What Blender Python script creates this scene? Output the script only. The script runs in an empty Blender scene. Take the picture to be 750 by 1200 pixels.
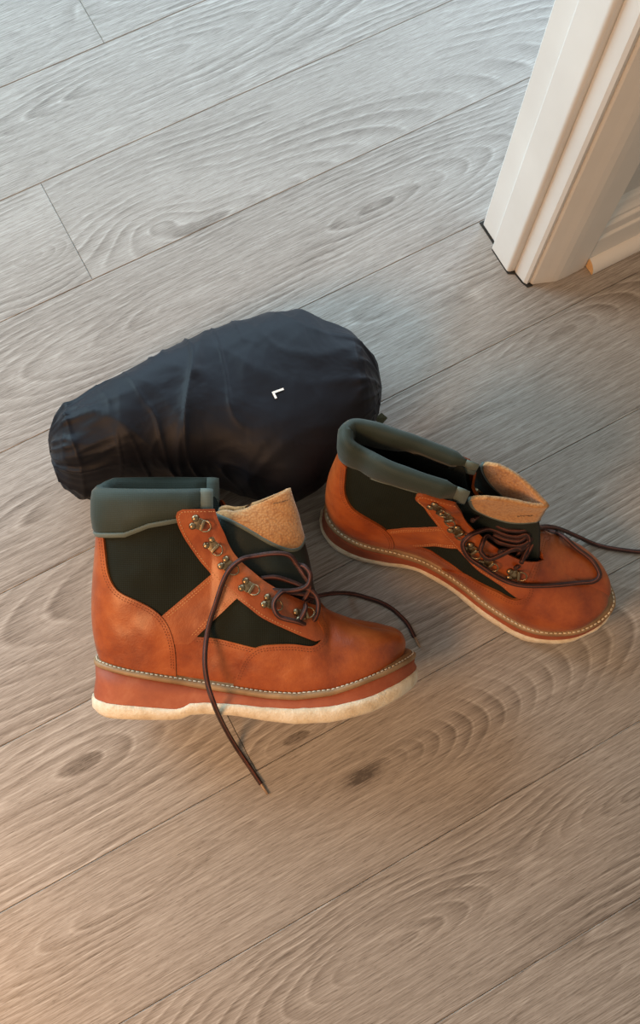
import bpy, bmesh, math, random
import numpy as np
from mathutils import Vector, Matrix, noise
from mathutils.bvhtree import BVHTree

random.seed(7)
SC = bpy.context.scene
COL = SC.collection

# ------------------------------------------------------------------ camera
FPX, NADX, NADY, CAMH = 1201.2, 349.7, 941.3, 1.13
down = Vector((NADX - 375, -(NADY - 600), -FPX)).normalized()
Zc = -down
Yc = (Vector((0, 1, 0)) - Zc * Zc.y).normalized()
Xc = Yc.cross(Zc)
CW = Matrix((Xc, Yc, Zc))                      # camera space -> world space
CAM = Vector((0, 0, CAMH))
cd = bpy.data.cameras.new('camera')
cam = bpy.data.objects.new('camera', cd)
COL.objects.link(cam)
cam.matrix_world = Matrix.Translation(CAM) @ CW.to_4x4()
cd.sensor_fit = 'VERTICAL'
cd.sensor_height = 36
cd.lens = 36 * FPX / 1200
cd.clip_start = .02
SC.camera = cam

# ------------------------------------------------------------------ light
SC.view_settings.view_transform = 'Standard'
SC.view_settings.look = 'None'
SC.view_settings.gamma = 1
SC.view_settings.use_curve_mapping = False
SC.view_settings.exposure = 0.0

world = bpy.data.worlds.new('world')
SC.world = world
world.use_nodes = True
wb = world.node_tree.nodes['Background']
wb.inputs[0].default_value = (1.0, .88, .70, 1)
wb.inputs[1].default_value = .38


def area(name, loc, target, sx, sy, power, colr):
    l = bpy.data.lights.new(name, 'AREA')
    l.shape = 'RECTANGLE'
    l.size, l.size_y = sx, sy
    l.energy = power
    l.color = colr
    o = bpy.data.objects.new(name, l)
    o.location = loc
    o.rotation_euler = (Vector(target) - Vector(loc)).to_track_quat('-Z', 'Y').to_euler()
    COL.objects.link(o)
    return o


area('window_daylight', (-.7, 2.7, 1.05), (-.1, .3, .1), 2.0, 1.5, 48, (.55, .82, 1.0))
area('far_window_daylight', (1.35, 2.8, 1.15), (.1, .6, .1), 1.2, 1.8, 60, (.62, .82, 1.0))
area('left_window_daylight', (-2.1, 1.5, 1.15), (.3, .5, .1), 1.2, 1.3, 62, (.60, .88, 1.0))
warm = area('room_lamp_warm', (-1.0, -.62, 1.35), (-.42, -.12, 0), .6, .6, 13, (1.0, .52, .22))
warm.data.spread = math.radians(120)


# ------------------------------------------------------------------ helpers
def ray(px, py):
    return (CW @ Vector((px - 375, -(py - 600), -FPX))).normalized()


def at(px, py, z=0.0):
    """point of the place at height z seen at photo pixel px,py"""
    d = ray(px, py)
    return CAM + d * ((z - CAMH) / d.z)


def mesh_obj(name, verts, faces, mat, parent=None, smooth=True, stuff=False):
    me = bpy.data.meshes.new(name)
    me.from_pydata([tuple(v) for v in verts], [], [tuple(int(i) for i in f) for f in faces])
    me.validate()
    me.update()
    if smooth:
        me.polygons.foreach_set('use_smooth', [True] * len(me.polygons))
    if mat:
        me.materials.append(mat)
    o = bpy.data.objects.new(name, me)
    COL.objects.link(o)
    if parent:
        o.parent = parent
    if stuff:
        o['kind'] = 'stuff'
    return o


def recalc(o):
    bm = bmesh.new()
    bm.from_mesh(o.data)
    bmesh.ops.recalc_face_normals(bm, faces=bm.faces)
    bm.to_mesh(o.data)
    bm.free()
    return o


def empty(name, label=None, cat=None, group=None):
    o = bpy.data.objects.new(name, None)
    o.empty_display_size = .05
    COL.objects.link(o)
    if label:
        o['label'] = label
    if cat:
        o['category'] = cat
    if group:
        o['group'] = group
    return o


def interp(x, xs, ys):
    return float(np.interp(x, xs, ys))


def catmull(pts, n):
    """dense smooth points through pts (list of tuples)"""
    P = np.array(pts, float)
    Q = np.vstack([2 * P[0] - P[1], P, 2 * P[-1] - P[-2]])
    out = []
    for i in range(len(P) - 1):
        p0, p1, p2, p3 = Q[i], Q[i + 1], Q[i + 2], Q[i + 3]
        for k in range(n):
            t = k / n
            out.append(.5 * ((2 * p1) + (-p0 + p2) * t + (2 * p0 - 5 * p1 + 4 * p2 - p3) * t * t + (-p0 + 3 * p1 - 3 * p2 + p3) * t ** 3))
    out.append(P[-1])
    return np.array(out)


def tube_data(path, r, seg=8, cap=True, taper=None, closed=False):
    P = [Vector(p) for p in path]
    n = len(P)
    V, Fc = [], []
    up = None
    for i, p in enumerate(P):
        if closed:
            t = (P[(i + 1) % n] - P[i - 1]).normalized()
        else:
            t = (P[min(i + 1, n - 1)] - P[max(i - 1, 0)]).normalized()
        if up is None:
            up = t.orthogonal().normalized()
        up = (up - t * up.dot(t))
        up = up.normalized() if up.length > 1e-8 else t.orthogonal().normalized()
        b = t.cross(up)
        rr = r if taper is None else r * taper(i / (n - 1))
        for k in range(seg):
            a = 2 * math.pi * k / seg
            V.append(p + (up * math.cos(a) + b * math.sin(a)) * rr)
    for i in range(n if closed else n - 1):
        for k in range(seg):
            a, b_ = i * seg + k, i * seg + (k + 1) % seg
            j = ((i + 1) % n) * seg
            Fc.append((a, b_, j + (k + 1) % seg, j + k))
    if cap and not closed:
        Fc.append(tuple(range(seg))[::-1])
        Fc.append(tuple((n - 1) * seg + k for k in range(seg)))
    return V, Fc


class MB:
    def __init__(s):
        s.V, s.F = [], []

    def add(s, V, Fc, M=None):
        o = len(s.V)
        s.V += [(M @ Vector(v)) if M is not None else Vector(v) for v in V]
        s.F += [tuple(i + o for i in f) for f in Fc]
        return s

    def build(s, name, mat, parent=None, smooth=True, stuff=False):
        return mesh_obj(name, s.V, s.F, mat, parent, smooth, stuff)


def box_data(sx, sy, sz, bev=0):
    bm = bmesh.new()
    bmesh.ops.create_cube(bm, size=1)
    for v in bm.verts:
        v.co = Vector((v.co.x * sx, v.co.y * sy, v.co.z * sz))
    if bev:
        bmesh.ops.bevel(bm, geom=bm.edges[:], offset=bev, segments=2, affect='EDGES', profile=.6)
    V = [v.co.copy() for v in bm.verts]
    Fc = [tuple(v.index for v in f.verts) for f in bm.faces]
    bm.free()
    return V, Fc


def dome_data(r, h, seg=12, rings=4):
    V, Fc = [], []
    for i in range(rings):
        a = (i / rings) * math.pi / 2
        for k in range(seg):
            b = 2 * math.pi * k / seg
            V.append(Vector((r * math.cos(a) * math.cos(b), r * math.cos(a) * math.sin(b), h * math.sin(a))))
    V.append(Vector((0, 0, h)))
    for i in range(rings - 1):
        for k in range(seg):
            Fc.append((i * seg + k, i * seg + (k + 1) % seg, (i + 1) * seg + (k + 1) % seg, (i + 1) * seg + k))
    for k in range(seg):
        Fc.append(((rings - 1) * seg + k, (rings - 1) * seg + (k + 1) % seg, rings * seg))
    Fc.append(tuple(range(seg))[::-1])
    return V, Fc


# ------------------------------------------------------------------ materials
class NT:
    def __init__(s, name):
        s.m = bpy.data.materials.new(name)
        s.m.use_nodes = True
        s.t = s.m.node_tree
        s.b = s.t.nodes['Principled BSDF']

    def n(s, typ, **kw):
        nd = s.t.nodes.new(typ)
        for k, v in kw.items():
            setattr(nd, k, v)
        return nd

    def l(s, a, b):
        s.t.links.new(a, b)

    def val(s, sock, v):
        if isinstance(v, bpy.types.NodeSocket):
            s.l(v, sock)
        else:
            sock.default_value = v

    def math(s, op, a, b=0.0, c=0.0):
        nd = s.n('ShaderNodeMath', operation=op)
        s.val(nd.inputs[0], a)
        s.val(nd.inputs[1], b)
        s.val(nd.inputs[2], c)
        return nd.outputs[0]

    def noise(s, vec, scale, detail=3, rough=.5, dist=0):
        nd = s.n('ShaderNodeTexNoise')
        s.l(vec, nd.inputs['Vector'])
        nd.inputs['Scale'].default_value = scale
        nd.inputs['Detail'].default_value = detail
        nd.inputs['Roughness'].default_value = rough
        nd.inputs['Distortion'].default_value = dist
        return nd.outputs['Fac']

    def scaled(s, vec, sc, loc=(0, 0, 0)):
        nd = s.n('ShaderNodeMapping')
        s.l(vec, nd.inputs['Vector'])
        nd.inputs['Scale'].default_value = sc
        nd.inputs['Location'].default_value = loc
        return nd.outputs[0]

    def ramp(s, fac, stops):
        nd = s.n('ShaderNodeValToRGB')
        s.l(fac, nd.inputs[0])
        e = nd.color_ramp.elements
        while len(e) < len(stops):
            e.new(.5)
        for i, (p, c) in enumerate(stops):
            e[i].position = p
            e[i].color = (*c, 1) if len(c) == 3 else c
        return nd.outputs[0]

    def mix(s, fac, a, b, mode='MIX'):
        nd = s.n('ShaderNodeMix', data_type='RGBA', blend_type=mode)
        s.val(nd.inputs[0], fac)
        s.val(nd.inputs[6], a if isinstance(a, bpy.types.NodeSocket) else (*a, 1))
        s.val(nd.inputs[7], b if isinstance(b, bpy.types.NodeSocket) else (*b, 1))
        return nd.outputs[2]

    def bump(s, h, dist, strength=1.0, prev=None):
        nd = s.n('ShaderNodeBump')
        s.l(h, nd.inputs['Height'])
        nd.inputs['Distance'].default_value = dist
        nd.inputs['Strength'].default_value = strength
        if prev:
            s.l(prev, nd.inputs['Normal'])
        return nd.outputs[0]

    def out(s, col=None, rough=None, nrm=None, **kw):
        if col is not None:
            s.val(s.b.inputs['Base Color'], col if isinstance(col, bpy.types.NodeSocket) else (*col, 1))
        if rough is not None:
            s.val(s.b.inputs['Roughness'], rough)
        if nrm is not None:
            s.l(nrm, s.b.inputs['Normal'])
        for k, v in kw.items():
            s.b.inputs[k].default_value = v
        return s.m

    def obj(s):
        return s.n('ShaderNodeTexCoord').outputs['Object']


def leather_mat(name, dark, mid, light, rough=.42):
    t = NT(name)
    o = t.obj()
    big = t.noise(o, 22, 4, .55)
    fine = t.noise(o, 260, 3, .6)
    f = t.math('ADD', t.math('MULTIPLY', big, .85), t.math('MULTIPLY', fine, .15))
    c = t.ramp(f, [(.33, dark), (.5, mid), (.68, light)])
    vor = t.n('ShaderNodeTexVoronoi')
    t.l(o, vor.inputs['Vector'])
    vor.inputs['Scale'].default_value = 900
    b1 = t.bump(t.noise(o, 60, 4, .6), .0016, .55)
    b2 = t.bump(vor.outputs['Distance'], .0003, .35, b1)
    r = t.math('ADD', rough - .06, t.math('MULTIPLY', big, .14))
    return t.out(c, r, b2, **{'Coat Weight': .26, 'Coat Roughness': .3, 'Specular IOR Level': .4})


def cloth_mat(name, c0, c1, scale=900, rough=.85, bump=.0004, sheen=.1):
    t = NT(name)
    o = t.obj()
    w1 = t.n('ShaderNodeTexWave', wave_type='BANDS', bands_direction='X')
    w2 = t.n('ShaderNodeTexWave', wave_type='BANDS', bands_direction='Z')
    for w in (w1, w2):
        t.l(o, w.inputs['Vector'])
        w.inputs['Scale'].default_value = scale / 6
        w.inputs['Distortion'].default_value = .6
    h = t.math('ADD', t.math('MULTIPLY', w1.outputs['Fac'], .5), t.math('MULTIPLY', w2.outputs['Fac'], .5))
    big = t.noise(o, 30, 3)
    f = t.math('ADD', t.math('MULTIPLY', big, .7), t.math('MULTIPLY', h, .3))
    c = t.ramp(f, [(.3, c0), (.7, c1)])
    return t.out(c, rough, t.bump(h, bump, .6), **{'Specular IOR Level': .25, 'Sheen Weight': sheen, 'Sheen Roughness': .5})


M = {}
M['leather'] = leather_mat('tan leather', (.19, .034, .007), (.31, .066, .012), (.42, .108, .022))
M['leather_strap'] = leather_mat('strap leather', (.25, .054, .013), (.35, .086, .020), (.44, .125, .032), .5)
M['nylon'] = cloth_mat('dark green nylon', (.0045, .0070, .0036), (.0085, .0115, .0062), 900, .8, sheen=.0)
M['collar'] = cloth_mat('padded collar cloth', (.017, .026, .020), (.028, .040, .032), 1300, .62, .0002, .12)
M['tape'] = cloth_mat('grey green binding tape', (.075, .10, .09), (.13, .155, .14), 1600, .7, .0002, .1)
M['lining'] = cloth_mat('black lining', (.010, .012, .010), (.018, .02, .017), 800, .95, sheen=.0)
M['gusset'] = cloth_mat('gusset cloth', (.008, .012, .009), (.016, .022, .018), 1500, .45, .0002, .05)

t = NT('tan fleece lining')
o = t.obj()
v = t.n('ShaderNodeTexVoronoi')
t.l(o, v.inputs['Vector'])
v.inputs['Scale'].default_value = 420
n_ = t.noise(o, 160, 4, .7)
c = t.ramp(t.math('ADD', t.math('MULTIPLY', v.outputs['Distance'], .5), t.math('MULTIPLY', n_, .5)),
           [(.25, (.54, .28, .105)), (.6, (.41, .19, .065)), (.85, (.27, .11, .036))])
M['fleece'] = t.out(c, .92, t.bump(v.outputs['Distance'], .0007, .6), **{'Sheen Weight': .3})

t = NT('midsole foam')
o = t.obj()
n_ = t.noise(o, 35, 5, .65)
c = t.ramp(n_, [(.3, (.25, .055, .022)), (.55, (.33, .080, .032)), (.75, (.40, .13, .062))])
M['midsole'] = t.out(c, .62, t.bump(t.noise(o, 300, 3), .0003, .4))

t = NT('white felt')
o = t.obj()
n_ = t.noise(o, 70, 5, .7)
c = t.ramp(n_, [(.25, (.55, .42, .27)), (.5, (.78, .67, .50)), (.7, (.86, .78, .64))])
M['felt'] = t.out(c, .95, t.bump(t.noise(o, 420, 4, .75), .0022, .8), **{'Sheen Weight': .3})

t = NT('welt rubber')
o = t.obj()
c = t.ramp(t.noise(o, 60, 4), [(.3, (.20, .115, .05)), (.7, (.33, .21, .11))])
M['welt'] = t.out(c, .5, t.bump(t.noise(o, 200, 3), .0003, .3))

M['thread'] = cloth_mat('cream thread', (.72, .62, .45), (.85, .78, .62), 3000, .7)
M['thread_tan'] = cloth_mat('orange thread', (.50, .20, .07), (.64, .30, .12), 3000, .7)
M['stamp'] = cloth_mat('faded ink', (.10, .055, .03), (.16, .09, .05), 3000, .9)
M['hole'] = cloth_mat('dark stitch', (.16, .04, .012), (.22, .06, .02), 3000, .8)

t = NT('antique brass')
o = t.obj()
c = t.ramp(t.noise(o, 300, 4, .6), [(.3, (.15, .105, .062)), (.7, (.36, .28, .17))])
M['brass'] = t.out(c, .34, None, **{'Metallic': .92})

t = NT('round brown lace')
o = t.obj()
wv = t.n('ShaderNodeTexWave', wave_type='BANDS', bands_direction='DIAGONAL')
t.l(o, wv.inputs['Vector'])
wv.inputs['Scale'].default_value = 500
c = t.ramp(t.math('ADD', t.math('MULTIPLY', t.noise(o, 130, 3), .8), t.math('MULTIPLY', wv.outputs['Fac'], .2)),
           [(.35, (.016, .005, .004)), (.6, (.045, .012, .009)), (.8, (.08, .022, .016))])
M['lace'] = t.out(c, .6, t.bump(wv.outputs['Fac'], .0003, .6))
M['lace_stripe'] = cloth_mat('light lace stripe', (.12, .035, .022), (.19, .06, .040), 2500, .7)
t = NT('clear aglet')
M['aglet'] = t.out((.30, .20, .13), .25)

t = NT('black ripstop nylon')
o = t.obj()
c = t.ramp(t.noise(o, 12, 3), [(.3, (.0030, .0037, .0080)), (.7, (.0050, .0062, .0125))])
st = t.scaled(o, (6, 1, 1))
b = t.bump(t.noise(o, 14, 3, .5, .6), .010, .35)
M['bag'] = t.out(c, .56, t.bump(t.noise(o, 700, 2), .0002, .2, b), **{'Specular IOR Level': .24, 'Sheen Weight': .02, 'Sheen Roughness': .4})
M['print'] = cloth_mat('white print', (.80, .80, .80), (.86, .86, .86), 1500, .7)
M['olive'] = cloth_mat('olive webbing', (.050, .060, .036), (.08, .09, .055), 900, .8)

t = NT('white paint')
o = t.obj()
c = t.ramp(t.noise(o, 9, 4), [(.3, (.70, .685, .67)), (.7, (.77, .76, .745))])
M['paint'] = t.out(c, .38, t.bump(t.noise(o, 45, 4), .0008, .25))
t = NT('wall plaster')
o = t.obj()
c = t.ramp(t.noise(o, 6, 4), [(.3, (.60, .575, .55)), (.7, (.66, .635, .61))])
M['plaster'] = t.out(c, .8, t.bump(t.noise(o, 160, 4), .0008, .3))
t = NT('raw wood end')
o = t.obj()
c = t.ramp(t.noise(t.scaled(o, (1, 1, 1)), 300, 3), [(.3, (.58, .36, .17)), (.7, (.74, .52, .29))])
M['raw'] = t.out(c, .7)
t = NT('gap shade')
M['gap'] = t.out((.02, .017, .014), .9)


def plank_material():
    t = NT('oak laminate')
    o = t.obj()
    sep = t.n('ShaderNodeSeparateXYZ')
    t.l(o, sep.inputs[0])
    x, y = sep.outputs[0], sep.outputs[1]

    def at_(nm):
        a = t.n('ShaderNodeAttribute', attribute_type='OBJECT', attribute_name=nm)
        return a.outputs['Fac']
    seed = at_('seed')
    comb = t.n('ShaderNodeCombineXYZ')
    t.l(x, comb.inputs[0])
    t.l(y, comb.inputs[1])
    t.l(seed, comb.inputs[2])
    p = comb.outputs[0]
    # warp
    w1 = t.math('SUBTRACT', t.noise(t.scaled(p, (4, 11, 1)), 1, 3, .5), .5)
    w2 = t.math('SUBTRACT', t.noise(t.scaled(p, (18, 50, 1)), 1, 3, .6), .5)
    w3 = t.math('SUBTRACT', t.noise(t.scaled(p, (60, 260, 1)), 1, 3, .6), .5)
    yw = t.math('ADD', y, t.math('ADD', t.math('MULTIPLY', w1, .030), t.math('ADD', t.math('MULTIPLY', w2, .0036), t.math('MULTIPLY', w3, .0016))))

    def ring(i):
        dx = t.math('MULTIPLY', t.math('SUBTRACT', x, at_('x%d' % i)), at_('k%d' % i))
        dy = t.math('SUBTRACT', yw, at_('y%d' % i))
        return t.math('SQRT', t.math('ADD', t.math('MULTIPLY', dx, dx), t.math('MULTIPLY', dy, dy)))
    r1, r2 = ring(1), ring(2)
    sm = t.n('ShaderNodeMath', operation='SMOOTH_MIN')
    t.l(r1, sm.inputs[0])
    t.l(r2, sm.inputs[1])
    sm.inputs[2].default_value = .03
    phi = sm.outputs[0]
    cyc = t.math('FRACT', t.math('DIVIDE', phi, at_('sp')))
    # growth ring: slow darkening then a thin limed line
    dark = t.ramp(cyc, [(0, (0, 0, 0)), (.62, (1, 1, 1)), (.80, (.55, .55, .55)), (1, (0, 0, 0))])
    lime = t.ramp(cyc, [(.66, (0, 0, 0)), (.82, (1, 1, 1)), (.95, (0, 0, 0))])
    fib = t.noise(t.scaled(p, (20, 900, 1)), 1, 3, .6)
    fib2 = t.noise(t.scaled(p, (70, 2000, 1)), 1, 2, .6)
    pores = t.ramp(t.noise(t.scaled(p, (110, 1300, 1)), 1, 2, .5), [(.60, (0, 0, 0)), (.74, (1, 1, 1))])
    patch = t.noise(t.scaled(p, (5, 16, 1)), 1, 3, .5)
    amp = t.ramp(patch, [(.42, (.10, .10, .10)), (.62, (1, 1, 1))])
    v = t.math('ADD', .56, t.math('MULTIPLY', t.math('SUBTRACT', fib, .5), .75))
    v = t.math('ADD', v, t.math('MULTIPLY', t.math('SUBTRACT', fib2, .5), .60))
    v = t.math('SUBTRACT', v, t.math('MULTIPLY', t.math('MULTIPLY', dark, amp), .20))
    v = t.math('ADD', v, t.math('MULTIPLY', t.math('MULTIPLY', t.math('MULTIPLY', lime, amp), fib), .42))
    v = t.math('SUBTRACT', v, t.math('MULTIPLY', pores, .20))
    v = t.math('ADD', v, t.math('MULTIPLY', t.math('SUBTRACT', t.noise(t.scaled(p, (2.5, 9, 1)), 1, 2), .5), .22))
    v = t.math('ADD', v, at_('tone'))
    # knot
    kn = t.math('POWER', 2.718, t.math('MULTIPLY', t.math('MULTIPLY', r1, r1), -22000))
    v = t.math('SUBTRACT', v, t.math('MULTIPLY', t.math('MULTIPLY', kn, at_('knot')), t.noise(t.scaled(p, (120, 260, 1)), 1, 3, .7)))
    c = t.ramp(v, [(.12, (.085, .070, .060)), (.38, (.225, .197, .175)), (.60, (.345, .315, .290)), (.85, (.50, .475, .45))])
    h = t.math('ADD', t.math('MULTIPLY', fib2, .5), t.math('MULTIPLY', fib, .5))
    h = t.math('SUBTRACT', h, t.math('MULTIPLY', pores, .6))
    rgh = t.math('ADD', .36, t.math('MULTIPLY', fib, .16))
    return t.out(c, rgh, t.bump(h, .00018, .35), **{'Specular IOR Level': .45})


M['plank'] = plank_material()
t = NT('plank core')
M['core'] = t.out((.10, .075, .055), .9)

# ------------------------------------------------------------------ floor
ANG = .4926
T = Vector((math.cos(ANG), math.sin(ANG), 0))
N = Vector((-math.sin(ANG), math.cos(ANG), 0))
PW = .134941 * CAMH
O0 = .85479 * CAMH            # seam number k lies at N = O0 - PW*k


def seam(k):
    return O0 - PW * k


def row_of(px, py):
    p = at(px, py)
    return p.dot(T), p.dot(N)


floor = mesh_obj('floor', [(-2.6, -1.6, -.0095), (2.6, -1.6, -.0095), (2.6, 3.2, -.0095), (-2.6, 3.2, -.0095),
                           (-2.6, -1.6, -.05), (2.6, -1.6, -.05), (2.6, 3.2, -.05), (-2.6, 3.2, -.05)],
                 [(0, 1, 2, 3), (7, 6, 5, 4), (0, 4, 5, 1), (1, 5, 6, 2), (2, 6, 7, 3), (3, 7, 4, 0)], M['core'], None, False)
floor['kind'] = 'structure'

joint = {1: .070, 5: -.024, 0: -.30, 2: -.36, 3: -.46, 4: -.52, 6: -.56, 7: -.63, 8: -.42}
# grain centres: row -> list of (px, py, kind) ; two per plank
spec = {  # row, plank index(0 = the one right of the first joint) : (x1px,y1px,k1),(x2px,y2px,k2),spacing,knot,tone
    (0, 0): ((150, 85, .16), (520, 30, .10), .0085, 0, .02),
    (1, -1): ((42, 303, .42), (-150, 390, .2), .0065, 0, .03),
    (1, 0): ((240, 262, .20), (190, 268, .5), .0100, .35, .03),
    (2, 0): ((440, 240, .20), (255, 335, .16), .0072, .3, .01),
    (3, 0): ((300, 480, .10), (560, 300, .12), .0080, 0, .02),
    (4, 0): ((660, 392, .30), (560, 462, .14), .0080, 0, .02),
    (5, -1): ((95, 893, .35), (-60, 980, .15), .0110, .55, .02),
    (5, 0): ((345, 860, .40), (650, 600, .1), .0085, .6, -.01),
    (6, 0): ((427, 912, .34), (155, 1048, .17), .0066, 1.0, -.02),
    (7, 0): ((470, 1105, .26), (745, 932, .30), .0075, 0, -.03),
    (8, 0): ((700, 1150, .2), (500, 1190, .15), .008, 0, -.02),
}
PL = 1.22


def plank_mesh(l, w):
    g = .00020
    c = .0007
    d = .0007
    hl, hw = l / 2 - g, w / 2 - g
    V = []
    for z, i in ((0, c), (-d, 0), (-.009, 0)):
        V += [(-hl + i, -hw + i, z), (hl - i, -hw + i, z), (hl - i, hw - i, z), (-hl + i, hw - i, z)]
    Fc = [(0, 1, 2, 3), (11, 10, 9, 8)]
    for r in (0, 4):
        for k in range(4):
            Fc.append((r + k, r + 4 + k, r + 4 + (k + 1) % 4, r + (k + 1) % 4))
    me = bpy.data.meshes.new('plank')
    me.from_pydata(V, [], Fc)
    me.update()
    me.materials.append(M['plank'])
    return me


pm = plank_mesh(PL, PW)
rnd = random.Random(11)
for r in range(-9, 17):
    j0 = joint.get(r, -.5 + (r * .37) % 1.1)
    nc = (seam(r) + seam(r + 1)) / 2
    for i in (-2, -1, 0, 1):
        tc = j0 + PL * (i + .5)
        loc = T * tc + N * nc
        if abs(loc.x) > 2.5 or loc.y > 3.0 or loc.y < -1.5:
            continue
        o = bpy.data.objects.new('plank', pm)
        COL.objects.link(o)
        o.location = loc
        o.rotation_euler = (0, 0, ANG)
        o.parent = floor
        s = spec.get((r, i))
        if s:
            for q in (0, 1):
                tt, nn = row_of(s[q][0], s[q][1])
                o['x%d' % (q + 1)] = float(tt - tc)
                o['y%d' % (q + 1)] = float(nn - nc)
                o['k%d' % (q + 1)] = float(s[q][2])
            o['sp'], o['knot'], o['tone'] = s[2], float(s[3]), s[4]
        else:
            for q in (1, 2):
                o['x%d' % q] = rnd.uniform(-.6, .6)
                o['y%d' % q] = rnd.uniform(-.06, .06)
                o['k%d' % q] = rnd.uniform(.08, .25)
            o['sp'], o['knot'], o['tone'] = rnd.uniform(.006, .009), rnd.choice([0.0, .6]), rnd.uniform(-.03, .03)
        o['seed'] = float(rnd.uniform(0, 40))

# ------------------------------------------------------------------ door frame and wall
WT, WN = row_of(622.5, 333.8)        # near corner of the casing, in floor axes


def prism(name, plan, z0, z1, mat, parent=None, struct=True, smooth=False):
    """vertical prism from plan points given as (t, n) offsets from the casing corner"""
    n = len(plan)
    V = []
    for z in (z0, z1):
        for a, b in plan:
            p = T * (WT + a) + N * (WN + b)
            V.append((p.x, p.y, z))
    Fc = [tuple(range(n))[::-1], tuple(range(n, 2 * n))]
    for k in range(n):
        Fc.append((k, (k + 1) % n, n + (k + 1) % n, n + k))
    o = recalc(mesh_obj(name, V, Fc, mat, parent, smooth))
    if struct and not parent:
        o['kind'] = 'structure'
    return o


def tn(px, py):
    a, b = row_of(px, py)
    return a - WT, b - WN


def arc(cx, cy, r, a0, a1, n=6):
    return [(cx + r * math.cos(math.radians(a0 + (a1 - a0) * i / n)), cy + r * math.sin(math.radians(a0 + (a1 - a0) * i / n))) for i in range(n + 1)]



HT = 2.15
jamb = prism('trim_1', [(-.0095, .067), (-.0095, .0985), (-.008, .1005), (.03, .1005), (.03, .067)], .0015, HT, M['paint'])
stop = prism('trim_2', arc(-.0120, .0320, .0052, 180, 270) + [(-.0095, .0262), (.03, .0262), (.03, .0665)] + [(-.0095, .0665)] + arc(-.0148, .0642, .0024, 90, 180, 4), .0012, HT, M['paint'], smooth=False)
strip = prism('trim_3', [(-.0082, .0258), (-.0086, .0225), (-.0072, .0070), (-.0050, .0030), (-.0004, .0035), (-.0004, .0075), (.03, .0075), (.03, .0258)], .001, HT, M['paint'])
casing = prism('trim_4', [(.0005, .0070), (.0, .0018)] + [(.0012, -.0004), (.0045, -.0016), (.0137, -.0049), (.0225, -.0085), (.0304, -.0108), (.0400, -.0114), (.0695, -.0110), (.0718, -.0095), (.0722, .0035), (.0722, .0070)], .001, HT, M['paint'])
wall = prism('wall_right', [(.0305, .0072), (2.0, .0072), (2.0, .0985), (.0305, .0985)], 0, 2.35, M['plaster'])
gap = prism('gap_shade', [(-.0182, .0640), (-.0182, .0262), (-.0105, .0215), (-.0092, .0075), (-.0062, -.0012), (.0008, -.0022), (.0008, .006), (.02, .02), (.02, .1035), (-.0125, .1035), (-.0125, .068)], .0002, .0009, M['gap'])  # thin near-black sheet, stands in for the shade in the gap under the trim


def extrude_t(name, prof, t0, t1, mat, parent=None):
    """profile in (n, z) run along the wall"""
    n = len(prof)
    V = []
    for tt in (t0, t1):
        for b, z in prof:
            p = T * (WT + tt) + N * (WN + b)
            V.append((p.x, p.y, z))
    Fc = [tuple(range(n)), tuple(range(n, 2 * n))[::-1]]
    for k in range(n):
        Fc.append((k, n + k, n + (k + 1) % n, (k + 1) % n))
    o = recalc(mesh_obj(name, V, Fc, mat, parent, False))
    if not parent:
        o['kind'] = 'structure'
    return o


base_prof = [(.0072, 0), (-.0095, 0), (-.0095, .058), (-.0088, .060), (-.0060, .0615), (-.0060, .066), (-.0078, .068), (-.0078, .083),
             (-.0068, .085), (-.0038, .0865), (-.0038, .0905), (-.0052, .0925), (-.0052, .0955), (-.0030, .099), (-.0006, .1035), (.0010, .110), (.0030, .113), (.0072, .114)]
extrude_t('baseboard_right', base_prof, .0723, 2.0, M['paint'])
shoe_prof = [(-.0096, .0012)] + [(-.0096 - .0145 * math.cos(math.radians(a)), .0012 + .0165 * math.sin(math.radians(a))) for a in range(0, 91, 10)]
shoe = extrude_t('trim_6', shoe_prof, .0735, 2.0, M['paint'])
extrude_t('cut_end', [(n_ * 1.0, z_) for n_, z_ in shoe_prof], .0728, .0735, M['raw'], shoe)

# ------------------------------------------------------------------ boots
NU, NV = 150, 56          # grid of one side of the upper
OUT_X = [0, .004, .012, .03, .06, .10, .13, .17, .21, .25, .278, .306, .324, .334, .337]
OUT_MED = [0, .015, .026, .0355, .038, .031, .0285, .035, .048, .0575, .0565, .046, .030, .014, 0]
OUT_LAT = [0, .015, .026, .0355, .0395, .0405, .043, .049, .055, .0575, .054, .041, .025, .011, 0]
SX = [0, .02, .045, .090, .097, .104, .12, .15, .18, .21, .245, .286, .315, .337]
Z_BOT = [.004, 0, 0, 0, .001, .005, .0065, .0060, .0020, 0, .0025, .011, .020, .028]
Z_FELT = [.017, .0155, .0145, .0115, .0125, .0175, .0185, .0180, .0160, .0160, .019, .028, .037, .044]
Z_MID = [.0505, .0485, .0440, .0365, .0355, .034, .0315, .0280, .0245, .0240, .0290, .042, .050, .055]
Z_WELT = [.0575, .0550, .0500, .0430, .042, .0405, .0385, .0350, .0315, .0310, .0355, .048, .0565, .0615]


def outline(tab):
    """smooth half outline heel->toe as dense polyline (x, y>=0), plus cumulative fraction"""
    pts = catmull(list(zip(OUT_X, tab)), 24)
    pts[:, 1] = np.maximum(pts[:, 1], 0)
    # round the ends with even arc spacing
    d = np.r_[0, np.cumsum(np.hypot(*np.diff(pts, axis=0).T))]
    f = d / d[-1]
    return pts, f


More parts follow.
